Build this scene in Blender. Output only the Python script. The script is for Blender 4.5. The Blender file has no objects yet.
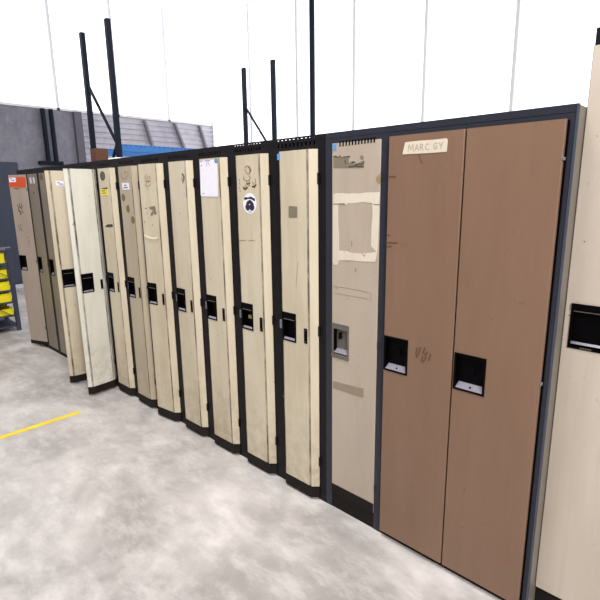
import bpy, bmesh, math, random
from mathutils import Vector, Matrix
random.seed(7)
sc = bpy.context.scene
col = sc.collection

# ------------------------------------------------------------------ camera
CAM = Vector((0.0, -1.6988, 1.5826)); F = 485.78
FW = Vector((-0.67642568, 0.7035234, -0.21795211))
RT = Vector((0.72287623, 0.6908453, -0.01351771))
UP = Vector((-0.14106116, 0.16669612, 0.97586585))
cd = bpy.data.cameras.new('camera'); cam = bpy.data.objects.new('camera', cd); col.objects.link(cam)
cd.sensor_width = 36; cd.lens = F / 600 * 36; cd.clip_start = .02; cd.clip_end = 200
M = Matrix((RT, UP, -FW)).transposed().to_4x4(); M.translation = CAM
cam.matrix_world = M; sc.camera = cam

def ray(px, py): return FW + RT * ((px - 300) / F) - UP * ((py - 300) / F)

# ------------------------------------------------------------------ materials
def srgb(r, g, b):
    f = lambda c: (c / 255 / 12.92) if c / 255 <= .04045 else ((c / 255 + .055) / 1.055) ** 2.4
    return (f(r), f(g), f(b), 1)

def base_mat(name):
    m = bpy.data.materials.new(name); m.use_nodes = True
    nt = m.node_tree; return m, nt, nt.nodes['Principled BSDF']

def plain(name, rgb, rough=.5, metal=0.0, emit=None, var=.06, spec=.5):
    m, nt, b = base_mat(name); b.inputs['Specular IOR Level'].default_value = spec
    c = srgb(*rgb)
    n = nt.nodes.new('ShaderNodeTexNoise'); n.inputs['Scale'].default_value = 35
    tc = nt.nodes.new('ShaderNodeTexCoord'); nt.links.new(tc.outputs['Object'], n.inputs['Vector'])
    mx = nt.nodes.new('ShaderNodeMix'); mx.data_type = 'RGBA'
    mx.inputs[6].default_value = tuple(x * (1 - var) for x in c[:3]) + (1,)
    mx.inputs[7].default_value = tuple(min(1, x * (1 + var)) for x in c[:3]) + (1,)
    nt.links.new(n.outputs['Fac'], mx.inputs[0]); nt.links.new(mx.outputs[2], b.inputs['Base Color'])
    b.inputs['Roughness'].default_value = rough; b.inputs['Metallic'].default_value = metal
    if emit:
        b.inputs['Emission Color'].default_value = srgb(*emit[0]); b.inputs['Emission Strength'].default_value = emit[1]
    return m

def paint(name, rgb, worn, rough=.42, streak=.35, spots=.5, sc1=6.0, crease=None, spec=.5):
    """old sprayed metal: soft blotches, vertical rub streaks and small chips"""
    m, nt, b = base_mat(name); L = nt.links.new; N = nt.nodes.new
    tc = N('ShaderNodeTexCoord'); oi = N('ShaderNodeObjectInfo')
    ad = N('ShaderNodeVectorMath'); ad.operation = 'MULTIPLY_ADD'
    L(oi.outputs['Random'], ad.inputs[0]); ad.inputs[1].default_value = (31, 17, 43); L(tc.outputs['Object'], ad.inputs[2])
    mp = N('ShaderNodeMapping'); mp.inputs['Scale'].default_value = (1, 1, .22); L(ad.outputs[0], mp.inputs[0])
    n1 = N('ShaderNodeTexNoise'); n1.inputs['Scale'].default_value = sc1; n1.inputs['Detail'].default_value = 6; n1.inputs['Roughness'].default_value = .6
    L(mp.outputs[0], n1.inputs['Vector'])
    mp2 = N('ShaderNodeMapping'); mp2.inputs['Scale'].default_value = (1, 1, .05); L(ad.outputs[0], mp2.inputs[0])
    n2 = N('ShaderNodeTexNoise'); n2.inputs['Scale'].default_value = 60; n2.inputs['Detail'].default_value = 4; L(mp2.outputs[0], n2.inputs['Vector'])
    n3 = N('ShaderNodeTexNoise'); n3.inputs['Scale'].default_value = 42; n3.inputs['Detail'].default_value = 5; L(ad.outputs[0], n3.inputs['Vector'])
    r1 = N('ShaderNodeValToRGB'); r1.color_ramp.elements[0].position = .40; r1.color_ramp.elements[1].position = .72; L(n1.outputs['Fac'], r1.inputs[0])
    r2 = N('ShaderNodeValToRGB'); r2.color_ramp.elements[0].position = .52; r2.color_ramp.elements[1].position = .8; L(n2.outputs['Fac'], r2.inputs[0])
    r3 = N('ShaderNodeValToRGB'); r3.color_ramp.elements[0].position = .69; r3.color_ramp.elements[1].position = .74; L(n3.outputs['Fac'], r3.inputs[0])
    a = N('ShaderNodeMix'); a.data_type = 'RGBA'; a.inputs[6].default_value = srgb(*rgb); a.inputs[7].default_value = srgb(*worn)
    k = N('ShaderNodeMath'); k.operation = 'MULTIPLY'; k.inputs[1].default_value = .75; L(r1.outputs[0], k.inputs[0]); L(k.outputs[0], a.inputs[0])
    bb = N('ShaderNodeMix'); bb.data_type = 'RGBA'; L(a.outputs[2], bb.inputs[6]); bb.inputs[7].default_value = srgb(*[x * .86 for x in worn])
    k2 = N('ShaderNodeMath'); k2.operation = 'MULTIPLY'; k2.inputs[1].default_value = .5 * streak; L(r2.outputs[0], k2.inputs[0]); L(k2.outputs[0], bb.inputs[0])
    c = N('ShaderNodeMix'); c.data_type = 'RGBA'; L(bb.outputs[2], c.inputs[6]); c.inputs[7].default_value = srgb(*[x * .62 for x in worn])
    k3 = N('ShaderNodeMath'); k3.operation = 'MULTIPLY'; k3.inputs[1].default_value = spots; L(r3.outputs[0], k3.inputs[0]); L(k3.outputs[0], c.inputs[0])
    out = c.outputs[2]
    if crease is not None:      # darker uneven bands along the pressed creases beside the folds
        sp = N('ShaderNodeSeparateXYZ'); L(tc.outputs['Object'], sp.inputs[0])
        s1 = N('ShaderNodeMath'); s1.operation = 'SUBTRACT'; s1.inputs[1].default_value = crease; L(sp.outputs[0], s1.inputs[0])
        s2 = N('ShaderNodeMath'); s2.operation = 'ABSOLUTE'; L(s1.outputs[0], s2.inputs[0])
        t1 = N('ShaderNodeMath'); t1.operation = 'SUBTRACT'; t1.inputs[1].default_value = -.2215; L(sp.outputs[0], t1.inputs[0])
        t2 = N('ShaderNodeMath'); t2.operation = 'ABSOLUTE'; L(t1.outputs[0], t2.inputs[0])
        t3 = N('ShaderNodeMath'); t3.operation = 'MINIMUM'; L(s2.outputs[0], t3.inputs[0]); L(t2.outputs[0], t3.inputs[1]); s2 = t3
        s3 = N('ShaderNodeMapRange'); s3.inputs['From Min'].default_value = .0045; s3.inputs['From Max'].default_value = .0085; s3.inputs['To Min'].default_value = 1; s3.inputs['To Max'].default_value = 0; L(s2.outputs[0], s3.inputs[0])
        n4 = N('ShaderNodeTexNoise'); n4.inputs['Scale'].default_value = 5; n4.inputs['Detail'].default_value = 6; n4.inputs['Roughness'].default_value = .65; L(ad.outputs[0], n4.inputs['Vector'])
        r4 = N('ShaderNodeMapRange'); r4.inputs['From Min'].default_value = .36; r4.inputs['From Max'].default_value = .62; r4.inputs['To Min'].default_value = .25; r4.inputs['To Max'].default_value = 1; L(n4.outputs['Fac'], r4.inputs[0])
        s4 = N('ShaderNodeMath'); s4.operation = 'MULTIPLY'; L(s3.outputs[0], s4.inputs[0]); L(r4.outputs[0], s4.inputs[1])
        # scuffing and splashed floor dirt on the lowest part of the door
        z1 = N('ShaderNodeMapRange'); z1.inputs['From Min'].default_value = .10; z1.inputs['From Max'].default_value = .60; z1.inputs['To Min'].default_value = .5; z1.inputs['To Max'].default_value = 0; L(sp.outputs[2], z1.inputs[0])
        z2 = N('ShaderNodeTexNoise'); z2.inputs['Scale'].default_value = 16; z2.inputs['Detail'].default_value = 8; z2.inputs['Roughness'].default_value = .7; L(ad.outputs[0], z2.inputs['Vector'])
        z3 = N('ShaderNodeMapRange'); z3.inputs['From Min'].default_value = .42; z3.inputs['From Max'].default_value = .68; L(z2.outputs['Fac'], z3.inputs[0])
        z4 = N('ShaderNodeMath'); z4.operation = 'MULTIPLY'; L(z1.outputs[0], z4.inputs[0]); L(z3.outputs[0], z4.inputs[1])
        dz = N('ShaderNodeMix'); dz.data_type = 'RGBA'; L(out, dz.inputs[6]); dz.inputs[7].default_value = srgb(142, 122, 98); L(z4.outputs[0], dz.inputs[0]); out = dz.outputs[2]
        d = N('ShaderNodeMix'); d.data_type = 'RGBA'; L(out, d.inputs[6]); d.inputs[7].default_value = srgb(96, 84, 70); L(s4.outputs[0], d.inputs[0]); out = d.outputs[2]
    L(out, b.inputs['Base Color']); b.inputs['Specular IOR Level'].default_value = spec
    rr = N('ShaderNodeMapRange'); rr.inputs['To Min'].default_value = rough - .06; rr.inputs['To Max'].default_value = rough + .14
    L(n1.outputs['Fac'], rr.inputs[0]); L(rr.outputs[0], b.inputs['Roughness'])
    bp = N('ShaderNodeBump'); bp.inputs['Strength'].default_value = .12; bp.inputs['Distance'].default_value = .01
    L(n1.outputs['Fac'], bp.inputs['Height']); L(bp.outputs[0], b.inputs['Normal'])
    return m

CR = -.0385
CREAM = paint('cream_paint', (206, 194, 171), (180, 164, 138), crease=CR)
CREAM2 = paint('pale_cream_paint', (214, 211, 201), (192, 186, 170), spots=.9, crease=CR)
CREAMD = paint('dull_cream_paint', (182, 168, 146), (160, 146, 124), crease=CR)
TAN = paint('tan_paint', (166, 150, 138), (152, 136, 122), spots=.3)
TAND = paint('dark_tan_paint', (134, 122, 110), (122, 110, 92), spots=.3)
BEIGE = paint('beige_paint', (178, 164, 148), (166, 151, 134), rough=.4, spots=.35)
BROWN = paint('brown_paint', (128, 99, 80), (119, 91, 71), rough=.42, spots=.22)
PALE = paint('pale_beige_paint', (196, 184, 170), (184, 170, 154), rough=.45, spots=.25)
SIDE = paint('grey_beige_paint', (116, 108, 99), (102, 95, 86), rough=.4)
BLACK = paint('black_paint', (16, 13, 18), (23, 20, 25), rough=.5, spots=.3, spec=.2)
NAVY = paint('navy_grey_paint', (42, 44, 55), (34, 36, 46), rough=.4, spots=.3, spec=.35)
KICK = paint('scuffed_black_paint', (26, 21, 18), (38, 33, 30), rough=.6, spec=.15)
INNER = plain('locker_inside', (60, 55, 50), .6)
PLAST = plain('black_plastic', (4, 3, 5), .5, spec=.06)
STEEL = plain('worn_steel', (124, 120, 132), .45, .1)
DULL = plain('dull_steel', (104, 98, 90), .45, .2)
PAPER = plain('white_paper', (236, 234, 244), .7)
INK = plain('dark_ink', (62, 52, 44), .7)
INKL = plain('faded_ink', (142, 126, 98), .7)
GREYM = plain('grey_residue', (122, 112, 94), .7)
BROWNM = plain('brown_residue', (116, 100, 66), .7)
ORANGE = plain('orange_tape', (206, 80, 38), .5)
YELLOW = plain('yellow_tag', (232, 212, 62), .6)
BLUET = plain('blue_tape', (80, 150, 215), .5)
MASK = paint('masking_tape', (214, 203, 186), (198, 184, 162), rough=.7)
MASK2 = paint('old_tape', (146, 130, 112), (134, 118, 100), rough=.7)
PURPLE = plain('purple_ink', (150, 140, 190), .7)
BRASS = plain('brass', (150, 130, 70), .4, .5)

# ------------------------------------------------------------------ object helpers
def link(name, bm, mats, parent=None, loc=None, rz=None):
    me = bpy.data.meshes.new(name); bm.normal_update(); bm.to_mesh(me); bm.free()
    for m in (mats if isinstance(mats, (list, tuple)) else [mats]): me.materials.append(m)
    o = bpy.data.objects.new(name, me); col.objects.link(o)
    if parent: o.parent = parent
    if loc is not None: o.location = loc
    if rz is not None: o.rotation_euler.z = rz
    return o

def thing(name, label, cat, loc, group=None, rz=0):
    o = bpy.data.objects.new(name, None); col.objects.link(o); o.location = loc; o.rotation_euler.z = rz
    o.empty_display_size = .1
    return tag(o, label, cat, group)

def tag(o, label, cat, group=None):
    o['label'] = label; o['category'] = cat
    if group: o['group'] = group
    return o

def struct(o): o['kind'] = 'structure'; return o

def quad(bm, pts, mi=0):
    f = bm.faces.new([bm.verts.new(p) for p in pts]); f.material_index = mi; return f

def box(bm, a, b, mi=0, bev=0.0):
    x0, y0, z0 = a; x1, y1, z1 = b
    v = [bm.verts.new(p) for p in ((x0, y0, z0), (x1, y0, z0), (x1, y1, z0), (x0, y1, z0), (x0, y0, z1), (x1, y0, z1), (x1, y1, z1), (x0, y1, z1))]
    fs = [bm.faces.new([v[i] for i in q]) for q in ((0, 3, 2, 1), (4, 5, 6, 7), (0, 1, 5, 4), (1, 2, 6, 5), (2, 3, 7, 6), (3, 0, 4, 7))]
    for f in fs: f.material_index = mi
    if bev > 0:
        es = list({e for f in fs for e in f.edges})
        r = bmesh.ops.bevel(bm, geom=es, offset=bev, segments=2, affect='EDGES', profile=.5)
        for f in r['faces']: f.material_index = mi
    return bm

def bar(bm, p0, p1, w, d, mi=0, up=Vector((0, 0, 1))):
    p0 = Vector(p0); p1 = Vector(p1); t = (p1 - p0).normalized()
    a = t.cross(up)
    if a.length < 1e-4: a = t.cross(Vector((1, 0, 0)))
    a.normalize(); b = t.cross(a).normalized()
    vs = []
    for p in (p0, p1):
        for s, q in ((-1, -1), (1, -1), (1, 1), (-1, 1)): vs.append(bm.verts.new(p + a * s * w / 2 + b * q * d / 2))
    for q in ((0, 1, 2, 3), (7, 6, 5, 4), (0, 4, 5, 1), (1, 5, 6, 2), (2, 6, 7, 3), (3, 7, 4, 0)):
        bm.faces.new([vs[i] for i in q]).material_index = mi
    bmesh.ops.recalc_face_normals(bm, faces=bm.faces)

def B(*boxes, bev=0.0):
    bm = bmesh.new()
    for a, b in boxes: box(bm, a, b, 0, bev)
    return bm

# ------------------------------------------------------------------ door shapes
def door_bm(w, d, c, z0, z1, pk, groove=True):
    """pressed-steel door: folded edges, crease beside each fold, hole for the recessed handle. x -w..0, front at y=-d"""
    p0, p1, za, zb = pk
    x0, x1 = -w, 0.0
    g = .0050 if groove else .0005
    if groove:
        pr = [(x0, 0), (x0, -.003), (x0 + c - .0055, -d + .0035), (x0 + c - .0045, -d + .0075), (x0 + c - .0005, -d + .0065), (x0 + c, -d)]
        pl = [(-c - .014, -d), (-c - .012, -d + g), (-c - .005, -d + g), (-c - .0025, -d + .0005), (-c, -d + .0005), (x1, -.003), (x1, 0)]
    else:
        pr = [(x0, 0), (x0, -d + c), (x0 + c, -d)]; pl = [(-c, -d), (x1, -d + c), (x1, 0)]
    p0 = max(p0, pr[-1][0] + .001)
    prof = pr + [(p0, -d), (p1, -d)] + pl; hole = len(pr)
    bm = bmesh.new(); zs = [z0, za, zb, z1]
    R = [[bm.verts.new((x, y, z)) for x, y in prof] for z in zs]
    for r in range(3):
        for i in range(len(prof) - 1):
            if r == 1 and i == hole: continue
            bm.faces.new((R[r][i], R[r][i + 1], R[r + 1][i + 1], R[r + 1][i]))
        bm.faces.new((R[r][-1], R[r][0], R[r + 1][0], R[r + 1][-1]))
    bm.faces.new(R[0]).normal_flip(); bm.faces.new(R[3])
    bmesh.ops.recalc_face_normals(bm, faces=bm.faces)
    return bm

def pocket_bm(pk, d, style='a'):
    p0, p1, za, zb = pk; bm = bmesh.new(); f = -d; D = min(.020, d - .002)
    e = .004                                        # rim
    # rim: four bars standing proud of the face
    box(bm, (p0 - e, f - .0025, za - e), (p1 + e, f + .002, za + e)); box(bm, (p0 - e, f - .0025, zb - e), (p1 + e, f + .002, zb + e))
    box(bm, (p0 - e, f - .0025, za + e), (p0 + e, f + .002, zb - e)); box(bm, (p1 - e, f - .0025, za + e), (p1 + e, f + .002, zb - e))
    # cup
    quad(bm, [(p0, f + D, za), (p1, f + D, za), (p1, f + D, zb), (p0, f + D, zb)])
    quad(bm, [(p0, f, za), (p0, f + D, za), (p0, f + D, zb), (p0, f, zb)])
    quad(bm, [(p1, f, za), (p1, f, zb), (p1, f + D, zb), (p1, f + D, za)])
    quad(bm, [(p0, f, zb), (p0, f + D, zb), (p1, f + D, zb), (p1, f, zb)])
    h = zb - za
    if style == 'a':
        quad(bm, [(p0 + e, f - .001, za + .004), (p1 - e, f - .001, za + .004), (p1 - e, f + .007, za + .013), (p0 + e, f + .007, za + .013)], 1)
        box(bm, (p0 + e, f - .001, zb - .030), (p1 - e, f + .004, zb - .004)); box(bm, (p0 + e + .004, f - .003, zb - .033), (p1 - e - .004, f, zb - .030), 2)
    elif style == 'b':
        quad(bm, [(p0 + e, f - .001, za + .004), (p1 - e, f - .001, za + .004), (p1 - e - .008, f + D - .001, za + .026), (p0 + e + .008, f + D - .001, za + .026)], 1)
        xm = (p0 + p1) / 2 + .008; zm = za + h * .58
        box(bm, (xm - .007, f + D - .008, zm - .016), (xm + .007, f + D, zm + .016), 0, .003)
        bmesh.ops.create_icosphere(bm, subdivisions=2, radius=.004, matrix=Matrix.Translation((xm - .004, f + .006, za + .014)))
    elif style == 'c':
        quad(bm, [(p0 + e, f - .001, za + .010), (p1 - e, f - .001, za + .010), (p1 - e - .008, f + D - .001, za + .03), (p0 + e + .012, f + D - .001, za + .03)], 1)
        box(bm, (p0 + e, f - .002, zb - .022), (p1 - e, f + .004, zb - .004)); box(bm, (p0 - e - .002, f - .004, za - .014), (p1 + e, f, za + .002), 2)
        xm = p0 + (p1 - p0) * .42; zm = za + h * .62
        box(bm, (xm - .009, f + D - .010, zm - .014), (xm + .006, f + D, zm + .016), 3, .003)
        box(bm, (p0 + .001, f + .002, za + .02), (p0 + .012, f + D, zb - .02), 3)
    else:
        quad(bm, [(p0 + e, f - .001, za + .012), (p1 - e, f - .001, za + .012), (p1 - e, f + .006, za + .019), (p0 + e, f + .006, za + .019)], 1)
        box(bm, (p0 - e, f - .006, zb - .018), (p1 + e, f + .004, zb + .004), 0, .002); box(bm, (p0 + e, f - .004, zb - .0225), (p1 - e, f, zb - .020), 2)
        box(bm, (p0 - e - .006, f - .002, zb - .040), (p0 - e + .004, f + .001, zb - .037), 2)
        for i in range(5):
            xm = p0 + .035 + i * .007; box(bm, (xm, f - .0028, za - .001), (xm + .0045, f - .0024, za + .0035), 2)
    return bm

class Door:
    """closed or open door: keeps the hinge frame so marks can be laid onto its front face"""
    def __init__(s, root, R, y, w, d, c, z0, z1, pk, mat, phi=0, groove=True, style='a', pmats=None, label=None, band=True):
        s.w, s.d, s.z0, s.z1, s.c, s.phi, s.R, s.y = w, d, z0, z1, c, phi, R, y
        s.o = link('door', door_bm(w, d, c, z0, z1, pk, groove), mat, root, (R - root.location.x, y - root.location.y, 0), phi)
        if label: s.o['label'] = label
        s.hx = Vector((math.cos(phi), math.sin(phi), 0)); s.hn = Vector((math.sin(phi), -math.cos(phi), 0)); s.piv = Vector((R, y, 0))
        pm = pmats or [PLAST, STEEL, DULL]
        k = link('handle_pocket', pocket_bm(pk, d, style), pm, s.o)
        if band:
            bm = bmesh.new(); e = .0015
            prof = [(-w - e, 0), (-w - e, -.004), (-w + c - e, -d - e), (-c + e, -d - e), (min(e, .0008), -.004), (min(e, .0008), 0)]
            a = [bm.verts.new((x, y_, z0 - .004)) for x, y_ in prof]; b = [bm.verts.new((x, y_, z0 + band)) for x, y_ in prof]
            for i in range(6): j = (i + 1) % 6; bm.faces.new((a[i], a[j], b[j], b[i]))
            bm.faces.new(a); bm.faces.new(b); bmesh.ops.recalc_face_normals(bm, faces=bm.faces)
            kb = link('kick_band', bm, KICK, s.o); kb['label'] = 'black band along the bottom of the door'
    def at(s, px, py):
        r = ray(px, py); o = s.piv + s.hn * s.d
        t = (o - CAM).dot(s.hn) / r.dot(s.hn); q = CAM + r * t - s.piv
        return (q.dot(s.hx), q.z)
    def patch(s, name, pts, mat, lift=.0012, label=None, px=True, thick=True):
        P = [s.at(*q) for q in pts] if px else pts
        bm = bmesh.new(); y1 = -s.d - lift; y0 = -s.d + .0002
        a = [bm.verts.new((x, y1, z)) for x, z in P]; fa = bm.faces.new(a)
        b = [bm.verts.new((x, y0, z)) for x, z in P]; bm.faces.new(b[::-1])
        for i in range(len(P)): j = (i + 1) % len(P); bm.faces.new((a[i], b[i], b[j], a[j]))
        bmesh.ops.recalc_face_normals(bm, faces=bm.faces)
        o = link(name, bm, mat, s.o)
        if label: o['label'] = label
        return o
    def strokes(s, name, lines, wd, mat, lift=.0008, label=None, px=True):
        """pen strokes: each polyline a flat ribbon of ink"""
        if len(lines) > 1 and name in ('scratch', 'scuff_mark', 'speckle', 'dirt_line', 'vent_slot'):
            for ln in lines: s.strokes(name, [ln], wd, mat, lift, label, px)
            return
        bm = bmesh.new(); y = -s.d - lift
        for ln in lines:
            P = [Vector(s.at(*q)) for q in ln] if px else [Vector(q) for q in ln]
            for i in range(len(P) - 1):
                t = P[i + 1] - P[i]
                if t.length < 1e-5: continue
                t.normalize(); n = Vector((-t.y, t.x)) * wd / 2; e = t * wd * .35
                a, b = P[i] - e, P[i + 1] + e
                quad(bm, [(a.x - n.x, y, a.y - n.y), (b.x - n.x, y, b.y - n.y), (b.x + n.x, y, b.y + n.y), (a.x + n.x, y, a.y + n.y)])
                y -= .00001
        o = link(name, bm, mat, s.o)
        if label: o['label'] = label
        return o
    def oval(s, name, cx, cz, rx, rz, mat, lift=.0012, label=None, n=20, jag=0.0):
        P = [(cx + rx * math.cos(2 * math.pi * i / n) * (1 + random.uniform(-jag, jag)), cz + rz * math.sin(2 * math.pi * i / n) * (1 + random.uniform(-jag, jag))) for i in range(n)]
        return s.patch(name, P, mat, lift, label, px=False)
    def ovalp(s, name, px, py, rx, rz, mat, **k):
        x, z = s.at(px, py); return s.oval(name, x, z, rx, rz, mat, **k)

# ------------------------------------------------------------------ carcass parts
H = 1.83; DEP = .45
def carcass(root, x0, x1, mat, top, sidemat=None, h=H):
    """sheet steel box, local x; open at the front"""
    T = .0015
    bm = B(((x0, .012, .03), (x0 + T, DEP, top)), ((x1 - T, .012, .03), (x1, DEP, top)), ((x0 + T, DEP - T, .03), (x1 - T, DEP, top)), ((x0 + T, .012, .085), (x1 - T, DEP - T, .085 + T)), ((x0, .0, top), (x1, DEP, top + T)))
    return link('carcass', bm, mat, root)

def lintel(root, x0, x1, za, zt, mat, slots=True, dots=False, y=0.0):
    """pressed top rail with a row of slots and a row of small round-ish holes"""
    n = 10; m = .055; W = x1 - x0; pit = (W - 2 * m) / n
    xs = [x0]; kinds = ['s']
    for i in range(n):
        a = x0 + m + i * pit + pit * .3; xs += [a, a + pit * .42]; kinds += ['h', 's']
    xs.append(x1)
    h = zt - za
    zs = [za, za + h * .26, za + h * .58, zt - .0108, zt - .0076, zt]
    bm = bmesh.new(); V = [[bm.verts.new((x, y, z)) for x in xs] for z in zs]
    for r in range(5):
        for c in range(len(xs) - 1):
            if kinds[c] == 'h' and ((r == 1 and slots) or (r == 3 and dots)): continue
            bm.faces.new((V[r][c], V[r][c + 1], V[r + 1][c + 1], V[r + 1][c]))
    bmesh.ops.recalc_face_normals(bm, faces=bm.faces)
    if bm.faces[0].normal.y > 0: bmesh.ops.reverse_faces(bm, faces=bm.faces)
    bmesh.ops.solidify(bm, geom=bm.faces[:], thickness=.0015)
    bmesh.ops.recalc_face_normals(bm, faces=bm.faces)
    return link('vent_rail', bm, mat, root)

def frame(root, x0, x1, ls, rs, mat, za, zt, kick=.08, y=0.0):
    link('stile', B(((x0, y, 0), (x0 + ls, y + .012, za))), mat, root)
    link('stile', B(((x1 - rs, y, 0), (x1, y + .012, za))), mat, root)
    link('kick_plate', B(((x0 + ls, y + .002, 0), (x1 - rs, y + .012, kick))), KICK, root)
    link('base', B(((x0, .012, 0), (x1, DEP - .02, .03))), KICK, root)

def hinges(root, x, y, mat, zs=(1.64, .92, .22), h=.05):
    for z in zs:
        link('hinge', B(((x - .004, y - .007, z - h / 2), (x + .006, y + .001, z + h / 2)), bev=.0015), mat, root)

# ------------------------------------------------------------------ bank with folded-edge cream doors
P0, PIT = -1.5063, .3257
ZT, ZB = 1.768, .016
PKA = (-.2175, -.1285, .845, .986)
labels = {
 0: 'cream locker with a small grey square decal, standing against the beige taped locker',
 1: 'cream locker with a round white emblem sticker under a scribbled figure',
 2: 'cream locker with a large white paper sheet taped at the top of its door',
 3: 'plain cream locker with one dark curved stain near the top of its door',
 4: 'cream locker with scribble and torn grey square, door not fully shut',
 5: 'dull cream locker with white label above three brown oval spots',
 6: 'cream locker with yellow tag and dark oval mark, right of the swung-open doors',
 7: 'pale cream locker whose unmarked door stands wide open, nearest of the two open ones',
 8: 'cream locker with small purple-printed label on its wide open door, behind the other open door'}
mats = {0: CREAM, 1: CREAM, 2: CREAM, 3: CREAM, 4: CREAM, 5: CREAMD, 6: CREAM, 7: CREAM2, 8: CREAM}
phis = {4: math.radians(7), 7: math.radians(96), 8: math.radians(87)}
doors = {}
for k in range(9):
    R = P0 - k * PIT; x1 = (.0436 if k == 0 else -.0001); x0 = -PIT + .0001
    root = thing('locker', labels[k], 'locker', (R, 0, 0), 'cream lockers in the black framed run')
    carcass(root, x0, x1, BLACK, 1.8045)
    lintel(root, x0, x1, 1.772, H, BLACK, dots=(k < 2))
    frame(root, x0, x1, .070, .0436 + .006 if k == 0 else .006, BLACK, 1.772, H)
    if k in (7, 8): link('shelf', B(((x0 + .002, .02, 1.50), (x1 - .002, DEP - .004, 1.503))), BLACK, root)
    hinges(root, .003, -.002, BLACK)
    D = Door(root, R - .001, -.002, .249, .030, .030, ZB + .004, ZT, PKA, mats[k], phis.get(k, 0), label={7: 'wide open pale door', 8: 'wide open cream door'}.get(k), band=.056)
    doors[k] = D
    if k not in (7, 8): link('latch', B(((-.2535, -.020, .893), (-.2385, -.010, .938)), bev=.002), STEEL, D.o)
    link('lock_plate', B(((-.069, -.0335, .852), (-.0485, -.0298, .928)), bev=.0015), PLAST, D.o)
    for z in (.862, .918):
        bm = bmesh.new(); bmesh.ops.create_icosphere(bm, subdivisions=1, radius=.0022, matrix=Matrix.Translation((-.0588, -.0335, z))); link('rivet', bm, DULL, D.o)

# marks on the cream doors
D = doors[0]
D.patch('decal', [(288.8, 206), (297.3, 206.5), (297.3, 217.5), (288.8, 217.5)], GREYM, label='small grey square decal')
D.patch('tape_piece', [(277.2, 154), (280, 153.5), (280, 160), (277.4, 160)], BLUET, label='scrap of blue tape')
D.strokes('scratch', [[(283, 395), (284, 397)], [(307.5, 176), (308, 179)], [(296, 287), (298, 262)]], .0025, INKL)
D = doors[1]
D.strokes('marker_figure', [
    [(245, 167.5), (247, 165.8), (249.5, 167), (251, 170), (250, 173), (248, 174), (246, 172), (245, 169)], [(248, 166.5), (250, 169.5), (249.5, 172.5)],
    [(244, 176.5), (243.4, 178.5), (245, 180), (247, 181), (249.5, 180), (250.5, 177.5), (249, 175.5)],
    [(247, 181), (246, 186), (244.5, 188)], [(249.5, 181), (248.5, 184.5), (250, 186)], [(252.5, 182), (254.5, 185.5)], [(255.5, 179), (255.8, 184)]], .0050, INKL, label='pen drawn figure')
D.strokes('marker_figure', [[(243.4, 187.5), (245, 189.5), (247.5, 187.5)], [(252.5, 186.5), (254.5, 187), (256, 184.8)], [(249, 167.3), (250.8, 170.5)], [(247.5, 184), (249.8, 183)]], .0085, INK)
D.strokes('marker_lettering', [[(239.3, 179), (239.7, 181)], [(239.4, 183), (240.2, 185)], [(239, 187), (239.5, 188.4)], [(240, 190), (240.6, 191.8)]], .005, INKL)
cx, cz = D.at(249.8, 203.6)
D.oval('emblem_sticker', cx, cz, .052, .052, PAPER, label='round white sticker with a dark emblem', n=32)
NV = plain('dark_navy_print', (38, 32, 58), .6)
D.patch('emblem_print', [(cx - .040, cz + .016), (cx - .042, cz + .030), (cx - .022, cz + .034), (cx - .016, cz + .030), (cx + .004, cz + .035), (cx + .018, cz + .034), (cx + .024, cz + .030), (cx + .042, cz + .026), (cx + .044, cz + .012), (cx + .026, cz + .017), (cx + .012, cz + .023), (cx - .010, cz + .024), (cx - .026, cz + .020)], NV, lift=.0016, px=False, label='dark banner lettering')
D.patch('emblem_print', [(cx - .030, cz + .001), (cx - .014, cz + .014), (cx + .004, cz + .020), (cx + .022, cz + .010), (cx + .034, cz - .004), (cx + .014, cz - .006), (cx + .002, cz - .001), (cx - .014, cz - .005)], NV, lift=.0017, px=False)
D.oval('emblem_print', cx - .016, cz - .018, .018, .018, NV, lift=.0018)
D.oval('emblem_print', cx + .017, cz - .018, .019, .018, NV, lift=.0019)
D.patch('emblem_print', [(cx - .012, cz - .041), (cx + .014, cz - .041), (cx + .014, cz - .044), (cx - .012, cz - .044)], NV, lift=.0016, px=False)
D.strokes('scratch', [[(239, 240.5), (246, 240.3)], [(249, 240.7), (254, 240.5)]], .004, INKL)
link('padlock_tab', B(((-.170, -.026, .905), (-.142, -.014, .925)), bev=.002), BRASS, D.o)
D = doors[2]
D.patch('paper_sheet', [(200, 161), (217.2, 159.3), (217.8, 195.8), (217, 196.8), (201.6, 196.4), (201, 195)], PAPER, lift=.0022, label='long white paper sheet')
D.strokes('paper_print', [[(200.5, 161.7), (202.5, 161.5)], [(205.5, 161), (210.5, 160.6)], [(207, 163), (207, 166)], [(208, 162), (210, 165.5)], [(201, 166), (202.5, 165.5)], [(203, 194), (204.5, 193)]], .0045, PURPLE, lift=.0026)
D.ovalp('tape_dot', 216.4, 160.8, .016, .014, plain('teal_tape', (96, 150, 175), .5), lift=.0028, label='blue dot of tape')
D = doors[3]
D.patch('dark_stain', [(181.4, 174), (182.6, 173), (184.2, 174.8), (185, 178), (184, 181.5), (182.6, 183.8), (182.4, 181), (183, 178.6), (182.6, 176)], GREYM)
D.strokes('scratch', [[(181.5, 178), (181.8, 180)]], .006, INKL)
D = doors[4]
D.strokes('marker_scribble', [[(146.5, 174.5), (145, 177.5), (147, 179), (149, 176), (150.5, 178), (149, 181), (146, 182), (148, 180.5)], [(145, 180), (148, 182.5), (151, 181)], [(146.5, 183.5), (145.2, 185.5), (147, 186.5), (150, 185.5), (150.6, 183.5)], [(147.5, 188), (147.8, 189)]], .0048, INKL)
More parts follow.
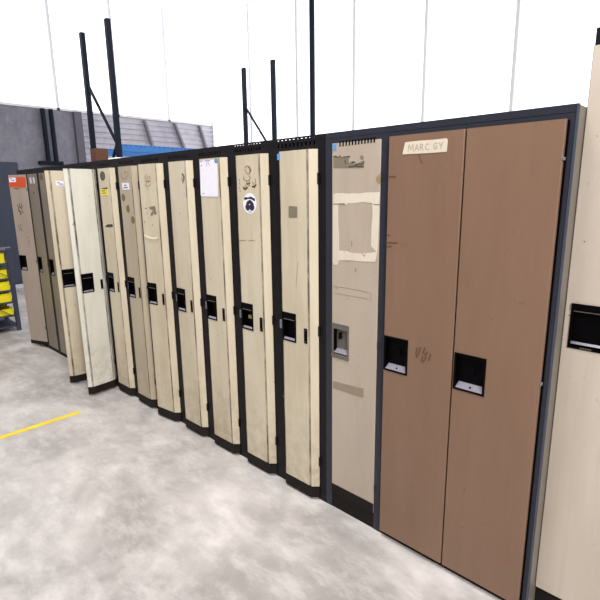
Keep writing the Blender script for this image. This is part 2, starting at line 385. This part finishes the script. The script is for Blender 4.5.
D.patch('torn_decal', [(149.5, 207), (155, 205.8), (156.8, 214), (154.5, 215), (153.5, 212.5), (152.8, 215.5), (150.8, 215.8), (151, 213.5), (153, 210.5), (149.5, 208.5)], GREYM, label='torn grey square of old sticker')
D.strokes('speckle', [[(145.2, 208.5), (147, 208.3)], [(144.6, 221), (145.2, 223)], [(152.4, 224.5), (152.6, 225.5)], [(146.5, 213), (147, 213.5)]], .006, GREYM)
bm = bmesh.new()
a = [D.at(*q) for q in ((145, 235.5), (148, 237.3), (153, 238.6), (158.5, 237.6))]
for (xa, za), (xb, zb) in zip(a, a[1:]):
    quad(bm, [(xa, -.0302, za + .006), (xb, -.0302, zb + .006), (xb, -.0345, zb - .002), (xa, -.0345, za - .002)])
    quad(bm, [(xa, -.0345, za - .002), (xb, -.0345, zb - .002), (xb, -.0302, zb - .030), (xa, -.0302, za - .030)])
link('dent', bm, CREAM, D.o)
D = doors[5]
D.strokes('marker_scribble', [[(121, 172), (122, 177), (124, 179.5), (126, 176), (125, 172)], [(124, 173), (127, 171.5), (128, 175), (126, 180)], [(121.5, 176), (123, 181)]], .005, INKL)
D.patch('name_label', [(122, 183), (128.6, 183), (129.4, 189.6), (122.8, 189.8)], PAPER, lift=.0018, label='small white name label')
D.strokes('label_print', [[(124.4, 185.2), (126.8, 185.2)], [(124, 187.6), (128, 187.6)]], .006, INK, lift=.0022)
for q in ((123.5, 197.5), (128, 208.8), (133, 220)): D.ovalp('brown_spot', *q, .024, .026, BROWNM, jag=.08)
D = doors[6]
D.ovalp('oval_mark', 102.6, 176, .042, .034, plain('dark_brown_residue', (92, 78, 66), .7), label='dark brown oval mark')
D.patch('yellow_tag', [(100.6, 189.3), (107.5, 189.3), (108.4, 195.4), (101.6, 195.4)], YELLOW, lift=.002, label='yellow tag')
D.strokes('tag_print', [[(102, 191), (105.5, 190.8)], [(102.6, 193.2), (106, 193)]], .006, BROWNM, lift=.0024)
D.patch('black_mark', [(101.2, 188.3), (107.3, 187.4), (107.5, 188.8), (104, 188.9)], INK, lift=.0025)
D.patch('black_mark', [(105, 226.6), (107.4, 224.4), (112.3, 224.2), (113, 226.8), (109, 227.3)], INK)
D = doors[8]
D.patch('name_label', [(55.6, 181), (63.5, 181.3), (64, 185.6), (56.4, 185.4)], PAPER, lift=.0016, label='small white label with purple print')
D.strokes('label_print', [[(57.5, 182.6), (59, 182.6)], [(59.4, 184), (62.6, 184.2)]], .010, PURPLE, lift=.002)

# ------------------------------------------------------------------ flush-door lockers (tan, far left)
def flush_locker(x0, x1, label, mat, group, ls=.036, rs=.031, phi=0, framem=None, slots=False, style='b', pmats=None, wd=None, overlay=False, z1=1.782, pk=(.002, .094, .826, .975), d=.018, lock_mats=None, stile_right=True):
    framem = framem or NAVY
    R = x1
    root = thing('locker', label, 'locker', (R, 0, 0), group)
    xa, xb = x0 - R, 0.0
    carcass(root, xa, xb, framem, 1.8045)
    lintel(root, xa, xb, 1.786, H, framem, slots=False)
    frame(root, xa, xb, ls, rs, framem, 1.786, H, kick=.028 if framem is BLACK else .08)
    if overlay: dx = overlay[1] - R; w = overlay[1] - overlay[0]; y = -.001
    else: dx = -rs - .001; w = (xb - xa) - ls - rs - .002; y = d - .003
    pk2 = (-w + pk[0] + .004, -w + pk[1] + .004, pk[2], pk[3])
    D = Door(root, R + dx, y, w, d, .0025, .03 if overlay or framem is BLACK else .085, z1, pk2, mat, phi, groove=False, style=style, pmats=pmats, band=False if overlay else (.035 if phi else (.01 if framem is BLACK else .05)))
    if not overlay: hinges(root, min(dx + .006, -.0072), y - d + .006 if not phi else .0, NAVY, h=.035)
    return root, D

gt = 'tan lockers at the far end of the run'
r, dA = flush_locker(-5.607, -5.345, 'tan locker with orange tape across its part-open door, last in the run', TAN, gt, ls=.004, rs=.004, phi=.36, framem=BLACK)
r, dB = flush_locker(-5.0445 - .3, -5.0405, 'dull tan locker with small square white number label, beside the orange taped one', TAND, gt, ls=.045, rs=.012, framem=BLACK)
r, dC = flush_locker(-5.040, -4.7355, 'dull tan locker with a brown spot at its top, partly hidden behind open cream doors', TAND, gt, ls=.050, rs=.012, framem=BLACK)
r, dE = flush_locker(-4.735, -4.4385, 'tan locker hidden behind the two open cream doors, only its black top rail visible', TAN, gt, ls=.045, rs=.012, framem=BLACK)
D = dA
D.patch('orange_tape', [(8.6, 177), (25.4, 177), (25.8, 187.6), (9.2, 187)], ORANGE, lift=.0018, label='band of bright orange tape')
D.patch('name_label', [(9, 177.6), (15.8, 177.6), (16.2, 182), (9.6, 182.2)], PAPER, lift=.0024, label='small white label')
D.strokes('label_print', [[(12, 180.4), (14.5, 180.4)], [(10.5, 178.8), (11.5, 178.8)]], .011, PURPLE, lift=.0028)
D.strokes('tape_edge', [[(14.5, 188.6), (19, 188.9)]], .008, INK)
D.strokes('marker_lettering', [[(17.5, 205), (19, 208), (18.3, 210), (20.5, 211.5)], [(20, 203.5), (19.6, 206.5), (22, 209)], [(21.5, 204), (22.5, 206.5), (20.6, 208)], [(19, 211), (21.5, 213.5), (20, 214.5)], [(22, 211), (23, 213)]], .009, INK)
D.strokes('marker_lettering', [[(18.8, 224.5), (19.3, 229)], [(20.6, 224), (21, 228), (22, 230)], [(19.5, 229.5), (22.5, 230.5)], [(27, 237), (28.6, 238)], [(28.8, 240), (29.4, 243)], [(28.8, 244.5), (29.2, 246)]], .009, GREYM)
D = dB
D.patch('number_label', [(29.6, 177.6), (34, 177.6), (34.8, 183.4), (30.6, 183.6)], PAPER, lift=.0018, label='square white number label')
D.strokes('label_print', [[(31, 178.8), (33, 178.8), (33.2, 180.4), (31.6, 180.6), (33.4, 180.8), (33.6, 182.6), (31.8, 182.7)]], .010, INK, lift=.0022)
D.ovalp('dark_hole', 33.8, 193, .012, .010, INK)
D = dC
D.ovalp('brown_spot', 41.2, 177, .040, .030, plain('rust_residue', (110, 84, 52), .7), jag=.08)

# ------------------------------------------------------------------ second bank: navy frame
gb = 'lockers in the navy framed bank'
r, d13 = flush_locker(-1.4625, -1.1375, 'beige locker with torn pale tape outline and a grey steel handle', BEIGE, gb, ls=.0370, rs=.0305, style='c', pmats=[DULL, STEEL, DULL, PLAST], z1=1.784)
for r_ in (r,): pass
r, d14 = flush_locker(-1.137, -.8065, 'brown locker with a strip of written masking tape across its top', BROWN, gb, ls=.018, rs=.004, overlay=(-1.121, -.8095), pk=(.002, .110, .831, .977), z1=1.787)
r, d15 = flush_locker(-.8060, -.4630, 'brown locker without any tape, at the right end of the navy framed bank', BROWN, gb, ls=.004, rs=.030, overlay=(-.8035, -.4885), pk=(.005, .120, .834, .973), z1=1.787)
bm = B(((-.0012 + .0025, .002, 0), (.0025 + .0015, DEP, 1.825)))
link('side_panel', bm, SIDE, r)['label'] = 'grey beige side panel'
D = d13
D.strokes('vent_slot', [[(340.0 + i * 3.12, 146.0 - i * .38), (340.2 + i * 3.12, 142.0 - i * .38)] for i in range(12)], .0078, PLAST, lift=.0006)
D.patch('tape_piece', [(333, 144.3), (336.4, 144), (336.4, 150), (333.3, 150.6)], BLUET, label='scrap of blue tape')
D.patch('torn_sticker', [(333.4, 156.4), (337, 157), (340, 155.5), (341, 157.4), (350, 156), (348.5, 160), (349.5, 163), (352, 161), (355, 161.8), (353, 164.2), (359, 163), (363, 160.5), (364.4, 161.5), (364, 167), (360, 168), (333.4, 168)], GREYM, lift=.0007, label='torn grey remains of a sticker')
D.strokes('torn_edge', [[(333.6, 156.6), (336, 156.2), (338, 157.4)], [(340, 155.6), (341, 157.8)], [(343, 157.2), (350, 156.4)], [(352, 163), (354, 161.6), (355.4, 163.2)], [(356, 164.8), (360, 163.6), (362, 164.6), (364.2, 161.4)], [(349, 166.8), (356, 166), (363.6, 166.8)], [(345, 160), (346, 164)]], .0045, INK, lift=.0011, label='darker ragged edge')
D.ovalp('grey_mark', 362, 157.4, .009, .009, GREYM, lift=.0007, jag=.2)
D.patch('rust_stain', [(379.5, 174), (376.5, 177), (376, 181), (378.5, 184), (381, 184)], plain('rust', (150, 124, 90), .7), lift=.0006)
J = lambda a: a
D.patch('tape_remains', [(333.5, 194.2), (337, 193.2), (343, 193.2), (350, 194), (352, 193.2), (359, 193.6), (366, 192.5), (380, 192.2), (379.4, 202.5), (372, 203), (363, 202), (352, 203.5), (348, 203), (346.5, 205.2), (344.5, 203.2), (333.5, 203.8)], MASK, lift=.0010, label='pale torn tape strip')
D.patch('tape_remains', [(333.2, 203.8), (338.4, 204.2), (338, 220), (339, 235), (339.2, 250), (339, 261), (337, 265.5), (334, 264.5), (333, 262)], MASK, lift=.0011)
D.patch('tape_remains', [(372.2, 203), (379.4, 202.6), (378.6, 230), (377.4, 252), (374.5, 250), (371.2, 246), (371.6, 228), (372.8, 214)], MASK, lift=.0011)
D.patch('tape_remains', [(338.5, 250.5), (346, 251.2), (352, 253), (362, 253.6), (370, 253), (377.6, 251.4), (376.6, 257), (375, 261.8), (360, 261.4), (352, 260.4), (345, 260.2), (338.5, 260.5)], MASK, lift=.0012)
D.strokes('scratch', [[(362.5, 254), (364.5, 256.4)], [(365.5, 254.4), (364.5, 256.4)], [(356, 268), (355.6, 272)], [(336, 287), (337.5, 289)], [(352, 241), (352, 246)], [(333.5, 204), (345, 204.2)], [(374, 204.5), (380, 204.6)]], .0028, GREYM, lift=.0018)
D.patch('old_tape_strip', [(333.2, 381), (363.6, 388.6), (363.4, 397.6), (333.2, 388)], MASK2, lift=.0012, label='dirty brownish tape strip')
D.strokes('dirt_line', [[(333, 286), (346, 288), (371, 293)], [(371, 294), (370.5, 301)], [(334, 293), (368, 299)], [(358, 364), (358.5, 367)]], .0020, MASK2, lift=.0007)
D = d14
D.patch('masking_tape_label', [(405.4, 142.2), (420, 140.6), (435, 139.6), (446.6, 138.2), (447.9, 140), (446.8, 151.8), (430, 153), (402.6, 154.4), (404, 148)], MASK, lift=.0014, label='strip of masking tape with faded capital lettering')
D.strokes('tape_lettering', [
    [(408.3, 151.3), (409.3, 144.8), (411.2, 149.5), (413.3, 144.4), (413.8, 151)],
    [(415.3, 150.6), (417.4, 144.2), (418.6, 150.2)], [(416, 148.6), (418.4, 148.2)],
    [(420.3, 150.2), (420.6, 143.8), (423, 144.6), (422.8, 146.8), (420.8, 147.2), (423.6, 150)],
    [(429.5, 144.2), (427, 143.8), (425.6, 146.6), (426.4, 149.4), (429.2, 149.2)],
    [(437.6, 143.6), (435, 143.2), (433.8, 146), (434.6, 148.8), (437, 148.4), (437, 146.2), (435.8, 146.2)],
    [(439.6, 142.6), (441.2, 145.8), (443.2, 142.2)], [(441.2, 145.8), (441, 148.6)]], .0028, plain('grey_pen', (168, 152, 132), .7), lift=.0018)
D.strokes('scratch', [[(419.2, 154.5), (420.2, 159), (422, 163.4)]], .0040, plain('brown_scratch', (92, 66, 48), .7))
RU = plain('dark_rust', (96, 62, 36), .7)
D.strokes('scuff_mark', [[(389.2, 177.2), (391.5, 176.6), (395.5, 177)], [(387, 235.3), (389.5, 235.2)], [(386, 242.8), (392, 242.7)], [(393, 243), (397.5, 243)], [(387.5, 246.8), (391.4, 246.4)]], .0062, RU)
D.strokes('scuff_mark', [[(392, 164), (396, 164.2)], [(400, 242.8), (407, 243)], [(399, 246.4), (407.5, 246)]], .0030, plain('faint_rust', (132, 98, 74), .7))
SCR = plain('brown_marker', (98, 70, 48), .7)
D.strokes('marker_scribble', [[(417.5, 348), (416, 353), (416.8, 357.5)], [(420.5, 347.5), (419.5, 351.5), (418, 355), (416.8, 357.5)], [(425, 348), (423, 353), (426, 354.5), (425.4, 358.5), (423, 362), (421.4, 360.5), (422.6, 356.5)], [(427.5, 352), (425.6, 354.8)], [(430.5, 354.5), (429.8, 357.5), (428.6, 360.5)]], .0075, SCR)
D = d15
for q in ((465.6, 157), (465.6, 156)): pass
D.strokes('scuff_mark', [[(459, 281.5), (466, 282.5), (474, 283)], [(482, 443), (483, 444.5)]], .0022, plain('faint_scuff', (126, 94, 72), .7))
link('gap_shade_strip', B(((-.0250, -.004, .03), (-.0190, .0, 1.785))), PLAST, r)  # black strip gives the shade of the gap beside the door
link('edge_highlight', B(((-.0035, -.0025, .0), (.0042, .0018, 1.829))), plain('blue_grey_edge', (64, 70, 84), .4), r)  # lighter blue-grey strip paints the highlight along the stile edge
for r_, dd, zz in ((r, d15, (1.67, .93)),):
    for z in zz: link('hinge_pin', B(((-.0252, -.0195, z - .005), (-.0200, -.0, z + .005)), bev=.0015), STEEL, r_)

# ------------------------------------------------------------------ taller pale locker at the right
Y3 = .081
root = thing('locker', 'pale beige locker with black rimmed pocket handle, set back at the right edge', 'locker', (-.128, Y3, 0))
H3 = 2.05
link('carcass', B(((-.330, .004, .03), (-.328, .42, H3)), ((-.002, .004, .03), (0, .42, H3)), ((-.328, .418, .03), (-.002, .42, H3)), ((-.330, .004, H3), (0, .42, H3 + .002)), ((-.328, .004, .08), (-.002, .418, .082)), ((-.33, .004, 0), (0, .40, .03))), BLACK, root)
link('kick_plate', B(((-.330, 0, 0), (0, .004, .08))), KICK, root)
link('top_rail', B(((-.330, 0, H3 - .05), (0, .004, H3))), BLACK, root)
d16 = Door(root, -.130, Y3 - .001, .3275, .016, .0025, .085, H3 - .052, (-.304, -.172, 1.058, 1.204), PALE, groove=False, style='d', pmats=[PLAST, STEEL, DULL], band=False)
for z in (1.85, 1.1, .3): link('hinge', B(((-.004, -.012, z - .03), (.002, -.001, z + .03))), BLACK, root)
d16.ovalp('speck', 584.6, 241.5, .0018, .0018, INK, n=8)

# ------------------------------------------------------------------ setting
def concrete(name, a, b_, scale, rough=(.28, .5), light=None, bump=.15):
    m, nt, b = base_mat(name); L = nt.links.new; N = nt.nodes.new
    tc = N('ShaderNodeTexCoord')
    n1 = N('ShaderNodeTexNoise'); n1.inputs['Scale'].default_value = scale; n1.inputs['Detail'].default_value = 8; n1.inputs['Roughness'].default_value = .62; n1.inputs['Distortion'].default_value = .6
    n2 = N('ShaderNodeTexNoise'); n2.inputs['Scale'].default_value = scale * 9; n2.inputs['Detail'].default_value = 6
    n3 = N('ShaderNodeTexNoise'); n3.inputs['Scale'].default_value = scale * 3.1; n3.inputs['Detail'].default_value = 7; n3.inputs['Roughness'].default_value = .7
    mp = N('ShaderNodeMapping'); mp.inputs['Rotation'].default_value = (0, 0, .5); mp.inputs['Scale'].default_value = (1, 2.2, 1); L(tc.outputs['Object'], mp.inputs[0])
    L(tc.outputs['Object'], n1.inputs[0]); L(tc.outputs['Object'], n2.inputs[0]); L(mp.outputs[0], n3.inputs[0])
    r1 = N('ShaderNodeValToRGB'); e = r1.color_ramp.elements; e[0].position = .36; e[0].color = srgb(*a); e[1].position = .66; e[1].color = srgb(*b_); L(n1.outputs['Fac'], r1.inputs[0])
    r3 = N('ShaderNodeValToRGB'); e = r3.color_ramp.elements; e[0].position = .46; e[1].position = .74; L(n3.outputs['Fac'], r3.inputs[0])
    mx = N('ShaderNodeMix'); mx.data_type = 'RGBA'; L(r1.outputs[0], mx.inputs[6]); mx.inputs[7].default_value = srgb(*(light or b_))
    k = N('ShaderNodeMath'); k.operation = 'MULTIPLY'; k.inputs[1].default_value = .42; L(r3.outputs[0], k.inputs[0]); L(k.outputs[0], mx.inputs[0])
    r2 = N('ShaderNodeValToRGB'); e = r2.color_ramp.elements; e[0].position = .3; e[0].color = (.8, .8, .8, 1); e[1].position = .6; e[1].color = (1, 1, 1, 1); L(n2.outputs['Fac'], r2.inputs[0])
    m2 = N('ShaderNodeMix'); m2.data_type = 'RGBA'; m2.blend_type = 'MULTIPLY'; m2.inputs[0].default_value = .6; L(mx.outputs[2], m2.inputs[6]); L(r2.outputs[0], m2.inputs[7])
    L(m2.outputs[2], b.inputs['Base Color'])
    rr = N('ShaderNodeMapRange'); rr.inputs['To Min'].default_value = rough[1]; rr.inputs['To Max'].default_value = rough[0]; L(n3.outputs['Fac'], rr.inputs[0]); L(rr.outputs[0], b.inputs['Roughness'])
    bp = N('ShaderNodeBump'); bp.inputs['Strength'].default_value = bump; bp.inputs['Distance'].default_value = .02; L(n2.outputs['Fac'], bp.inputs['Height']); L(bp.outputs[0], b.inputs['Normal'])
    return m

FLOOR = concrete('polished_concrete', (150, 144, 141), (196, 190, 187), 1.3, light=(236, 231, 229), rough=(.34, .55))
WALLM = concrete('painted_block_wall', (118, 116, 128), (142, 140, 150), 1.3, light=(168, 165, 172), rough=(.7, .8))
RIB = concrete('ribbed_sheet', (182, 178, 190), (204, 200, 206), .8, rough=(.5, .6), bump=.02)
WX = -12.0; CY = 7.25; HC = 6.2
struct(link('floor', B(((WX - .1, -7, -.1), (5, CY + .1, 0))), FLOOR))
# far wall: painted block up to the pier, ribbed sheet beyond it
struct(link('wall_left', B(((WX - .15, -7, 0), (WX, 3.45, 3.45))), WALLM))
bm = bmesh.new(); z = 0; pr = []
while z < 3.45:
    pr += [(WX - .02, z), (WX - .02, z + .05), (WX + .005, z + .065), (WX + .005, z + .115)]; z += .13
for (xa, za), (xb, zb) in zip(pr, pr[1:]): quad(bm, [(xa, 3.45, za), (xa, CY, za), (xb, CY, zb), (xb, 3.45, zb)])
box(bm, (WX - .15, 3.45, 0), (WX - .021, CY, 3.45))
struct(link('wall_back', bm, RIB))
GR = plain('grey_steel', (96, 92, 104), .6)
struct(link('trim_1', B(((WX + .001, 3.28, 0), (WX + .10, 3.45, 3.45))), GR))
bm = bmesh.new()
for (y0, z0_, y1, z1_) in ((5.06, 3.42, 5.42, 2.2), (5.95, 3.42, 6.45, 2.2), (6.75, 3.42, 7.15, 2.2)): bar(bm, (WX + .05, y0, z0_), (WX + .05, y1, z1_), .05, .11, 0, Vector((1, 0, 0)))
struct(link('trim_2', bm, plain('lilac_grey_steel', (140, 134, 146), .6)))
# added emissive clerestory band over left wall, glowing sheet for the bright back wall
GLOW = plain('glowing_sheet', (240, 242, 246), .6, emit=((250, 251, 255), 1.35), var=.01)
FRAMEW = plain('white_mullion', (232, 232, 234), .5)
def glazing(name, horizontal_y, a, b, z0_, z1_, step):
    bmf = bmesh.new()
    n = max(1, round((b - a) / step))
    if horizontal_y:
        o = struct(link(name, B(((WX - .05, a, z0_), (WX - .03, b, z1_))), GLOW))
        for i in range(n + 1): y = a + (b - a) * i / n; box(bmf, (WX - .03, y - .03, z0_), (WX + .02, y + .03, z1_))
        box(bmf, (WX - .03, a, z0_), (WX + .02, b, z0_ + .05))
    else:
        o = struct(link(name, B(((a, CY + .03, z0_), (b, CY + .05, z1_))), GLOW))
        for i in range(n + 1): x = a + (b - a) * i / n; box(bmf, (x - .03, CY - .02, z0_), (x + .03, CY + .03, z1_))
        box(bmf, (a, CY - .02, z0_), (b, CY + .03, z0_ + .05))
    link('glow_panel_frame', bmf, FRAMEW, o)
glazing('added_glow_band', True, -7, CY, 3.45, HC, 1.5)
glazing('glow_back_wall', False, WX, 5, 1.2, HC, 1.7)
struct(link('wall_right', B(((WX, CY, 0), (5, CY + .15, 1.2))), WALLM))
struct(link('ceiling', B(((WX - .1, -7, HC), (5, CY + .1, HC + .1))), plain('white_deck', (225, 225, 228), .7)))

# yellow floor line
tag(link('floor_line', B(((-3.545, -3.2, .0005), (-3.495, -.425, .002))), paint('yellow_floor_paint', (236, 214, 40), (214, 176, 40), rough=.5)), 'yellow painted stripe on the concrete, ending short of the open locker doors', 'floor marking')

# blue steel cabinet far left
SLATE = paint('slate_blue_paint', (48, 56, 74), (42, 49, 64), rough=.5, spots=.1)
root = thing('storage_cabinet', 'tall slate blue steel cabinet far behind the yellow bins cart', 'cabinet', (-9.3, .2, 0))
link('cabinet_body', B(((-.6, -1.3, .07), (-.02, .96, 2.13)), bev=.004), SLATE, root)
link('door', B(((-.02, -1.295, .09), (0, -.172, 2.11)), bev=.003), SLATE, root)
link('door', B(((-.02, -.168, .09), (0, .955, 2.11)), bev=.003), SLATE, root)
link('handle', B(((0, -.10, 1.0), (.025, -.08, 1.2)), bev=.003), STEEL, root)
link('plinth', B(((-.58, -1.28, 0), (-.012, .94, .07))), plain('pale_plinth', (196, 196, 206), .5), root)

# cart of yellow bins
CART = paint('dark_slate_paint', (56, 58, 74), (44, 46, 60), rough=.45)
YB = plain('yellow_plastic', (238, 222, 34), .35); YB2 = plain('dark_yellow_edge', (196, 150, 30), .4)
root = thing('bin_rack', 'dark slate shelf rack on the floor at the left edge, filled with yellow bins', 'rack', (-6.33, .045, 0))
CW, CDp, CH = 1.1, .5, 1.0
for x in (-CDp, -.045):
    for y in (-CW, -.045): link('post', B(((x, y, 0), (x + .045, y + .045, CH)), bev=.003), CART, root)
SH = (.07, .20, .36, .50, .64, .82)
for z in SH + (CH - .03,):
    link('shelf', B(((-CDp + .01, -CW + .01, z - .02), (-.004, -.01, z)), bev=.002), CART, root)
link('top_edge', B(((-.006, -CW, CH - .012), (.002, -.0, CH + .004))), STEEL, root)
bm = bmesh.new(); bar(bm, (-.003, -.30, .36), (-.003, -.03, .16), .006, .03, 0, Vector((1, 0, 0))); link('brace', bm, CART, root)
bm = bmesh.new(); bar(bm, (-.003, -.28, .80), (-.003, -.03, .64), .006, .018, 0, Vector((1, 0, 0))); link('brace', bm, CART, root)
def bin_bm(w, d, h):
    bm = bmesh.new(); t = .006; s = .012
    box(bm, (-d, 0, 0), (0, w, t))
    box(bm, (-t, 0, t), (0, w, h)); box(bm, (-d, 0, t), (-d + t, w, h)); box(bm, (-d + t, 0, t), (-t, t, h)); box(bm, (-d + t, w - t, t), (-t, w, h))
    box(bm, (-.001, 0, h - .010), (.006, w, h)); return bm
proto = None
hts = [.075, .10, .085, .075, .095, .10]
wh = ['bottom', 'second', 'third', 'fourth', 'fifth', 'top']
for si, z in enumerate(SH[1:], 1):
    for j in range(3):
        h = {1: .075, 2: .10, 3: .10, 4: .10, 5: .115}[si]
        w = .30; y = -.055 - w - j * (w + .015) + {1: 0, 2: .0, 3: .0, 4: -.01, 5: -.015}[si]
        if y < -CW + .03: continue
        o = link('storage_bin', bin_bm(w, .40, h), YB, None, (-6.33 - .03, .045 + y, z + .0005))
        tag(o, 'yellow plastic bin on the %s shelf of the slate rack, %s' % ({1: 'lowest', 2: 'second lowest', 3: 'middle', 4: 'second highest', 5: 'highest'}[si], ('nearest the lockers', 'middle of its row', 'farthest from the lockers')[j]), 'bin', 'yellow bins on the slate rack')

# pallet rack beyond the lockers
UPN = paint('dark_rack_paint', (18, 25, 42), (14, 20, 33), rough=.6, spec=.2)
BLUE = paint('blue_rack_paint', (48, 118, 190), (44, 104, 170), rough=.45, spots=.6)
root = thing('pallet_rack', 'tall pallet rack with dark uprights and blue load beams behind the lockers', 'rack', (-8.95, 2.8, 0))
RH = 4.6
for y in (0, 4.0):
    for x in (-1.06, 0):
        link('upright', B(((x - .05, y - .04, 0), (x + .05, y + .04, RH)), bev=.004), UPN, root)
    zz = .2; i = 0
    while zz + 1.15 < RH:
        bm = bmesh.new(); a, b = (-1.01, -.05) if i % 2 else (-.05, -1.01); bar(bm, (a, y, zz), (b, y, zz + 1.15), .04, .04, 0, Vector((0, 1, 0))); link('diagonal_brace', bm, UPN, root)
        zz += 1.15; i += 1
for x in (-1.06, 0):
    for z in (.35, 2.355):
        o = link('load_beam', B(((x - .03, .05, z), (x + .03, 3.95, z + .135)), bev=.006), BLUE, root); o['label'] = 'blue load beam'
        bm = bmesh.new()
        for i in range(38): box(bm, (x + .03, .12 + i * .1, z + .105), (x + .032, .145 + i * .1, z + .12))
        s = link('beam_holes', bm, UPN, o); s['kind'] = 'stuff'
# vertical pipes on the wall
root = thing('wall_pipes', 'pair of dark vertical pipes rising from a junction plate on the grey wall', 'pipes', (WX, 2.6, 2.25))
for y0 in (0.0, .17):
    bm = bmesh.new(); bmesh.ops.create_cone(bm, segments=16, radius1=.05, radius2=.05, depth=1.19, matrix=Matrix.Translation((.09, y0, .595 + .0)))
    link('pipe', bm, UPN, root)
link('junction_plate', B(((.002, -.20, 0), (.16, .30, .075)), bev=.006), UPN, root)
bm = bmesh.new(); bmesh.ops.create_cone(bm, segments=16, radius1=.06, radius2=.06, depth=HC, matrix=Matrix.Translation((-7.93, 7.05, HC / 2)))
tag(link('column', bm, UPN), 'slender dark round column against the bright translucent wall', 'column')

# things on top of the lockers
CARD = paint('brown_cardboard', (92, 58, 40), (76, 46, 34), rough=.8, sc1=3)
root = thing('cardboard_box', 'small brown cardboard box standing on top of the black framed lockers', 'box', (-3.93, .06, 1.8062))
link('box_body', B(((-.048, 0, 0), (.048, .10, .128))), CARD, root)
bm = bmesh.new(); quad(bm, [(-.048, .0, .1285), (.048, 0, .1285), (.048, .049, .1285), (-.048, .049, .1285)]); bmesh.ops.solidify(bm, geom=bm.faces[:], thickness=.002); link('flap', bm, CARD, root)
bm = bmesh.new(); quad(bm, [(-.048, .051, .1285), (.048, .051, .1285), (.048, .10, .1285), (-.048, .10, .1285)]); bmesh.ops.solidify(bm, geom=bm.faces[:], thickness=.002); link('flap', bm, CARD, root)
bm = B(((-.075, 0, 0), (.065, .10, .042)), bev=.01)
tag(link('folded_cloth', bm, PAPER, None, (-3.62, .06, 1.8062)), 'small folded white cloth lying on the lockers beside the cardboard box', 'cloth')

# ------------------------------------------------------------------ light
def area(name, loc, size, power, color=(1, 1, 1), target=None, sy=None):
    l = bpy.data.lights.new(name, 'AREA'); l.energy = power; l.color = color; l.size = size
    if sy: l.shape = 'RECTANGLE'; l.size_y = sy
    o = bpy.data.objects.new(name, l); col.objects.link(o); o.location = loc
    if target: o.rotation_euler = (Vector(target) - Vector(loc)).to_track_quat('-Z', 'Y').to_euler()
    return o
W = (1, .985, .96)
area('high_bay_lamp', (3.2, -2.8, 4.4), 1.2, 395, W, (-2.5, 0, .8))
area('high_bay_lamp', (-1.6, -1.1, 5.9), 1.2, 235, W, (-1.9, -.6, 0))
area('high_bay_lamp', (-5.0, -2.5, 5.9), 1.2, 60, W)
area('high_bay_lamp', (-9.5, -2.0, 5.9), 1.2, 60, W)
area('high_bay_lamp', (-6.5, 3.5, 5.9), 1.2, 60, W)
w = bpy.data.worlds.new('world'); sc.world = w; w.use_nodes = True
w.node_tree.nodes['Background'].inputs[0].default_value = (.92, .95, 1, 1); w.node_tree.nodes['Background'].inputs[1].default_value = .27

vs = sc.view_settings
vs.view_transform = 'Standard'; vs.look = 'None'; vs.gamma = 1; vs.use_curve_mapping = False; vs.exposure = -0.05
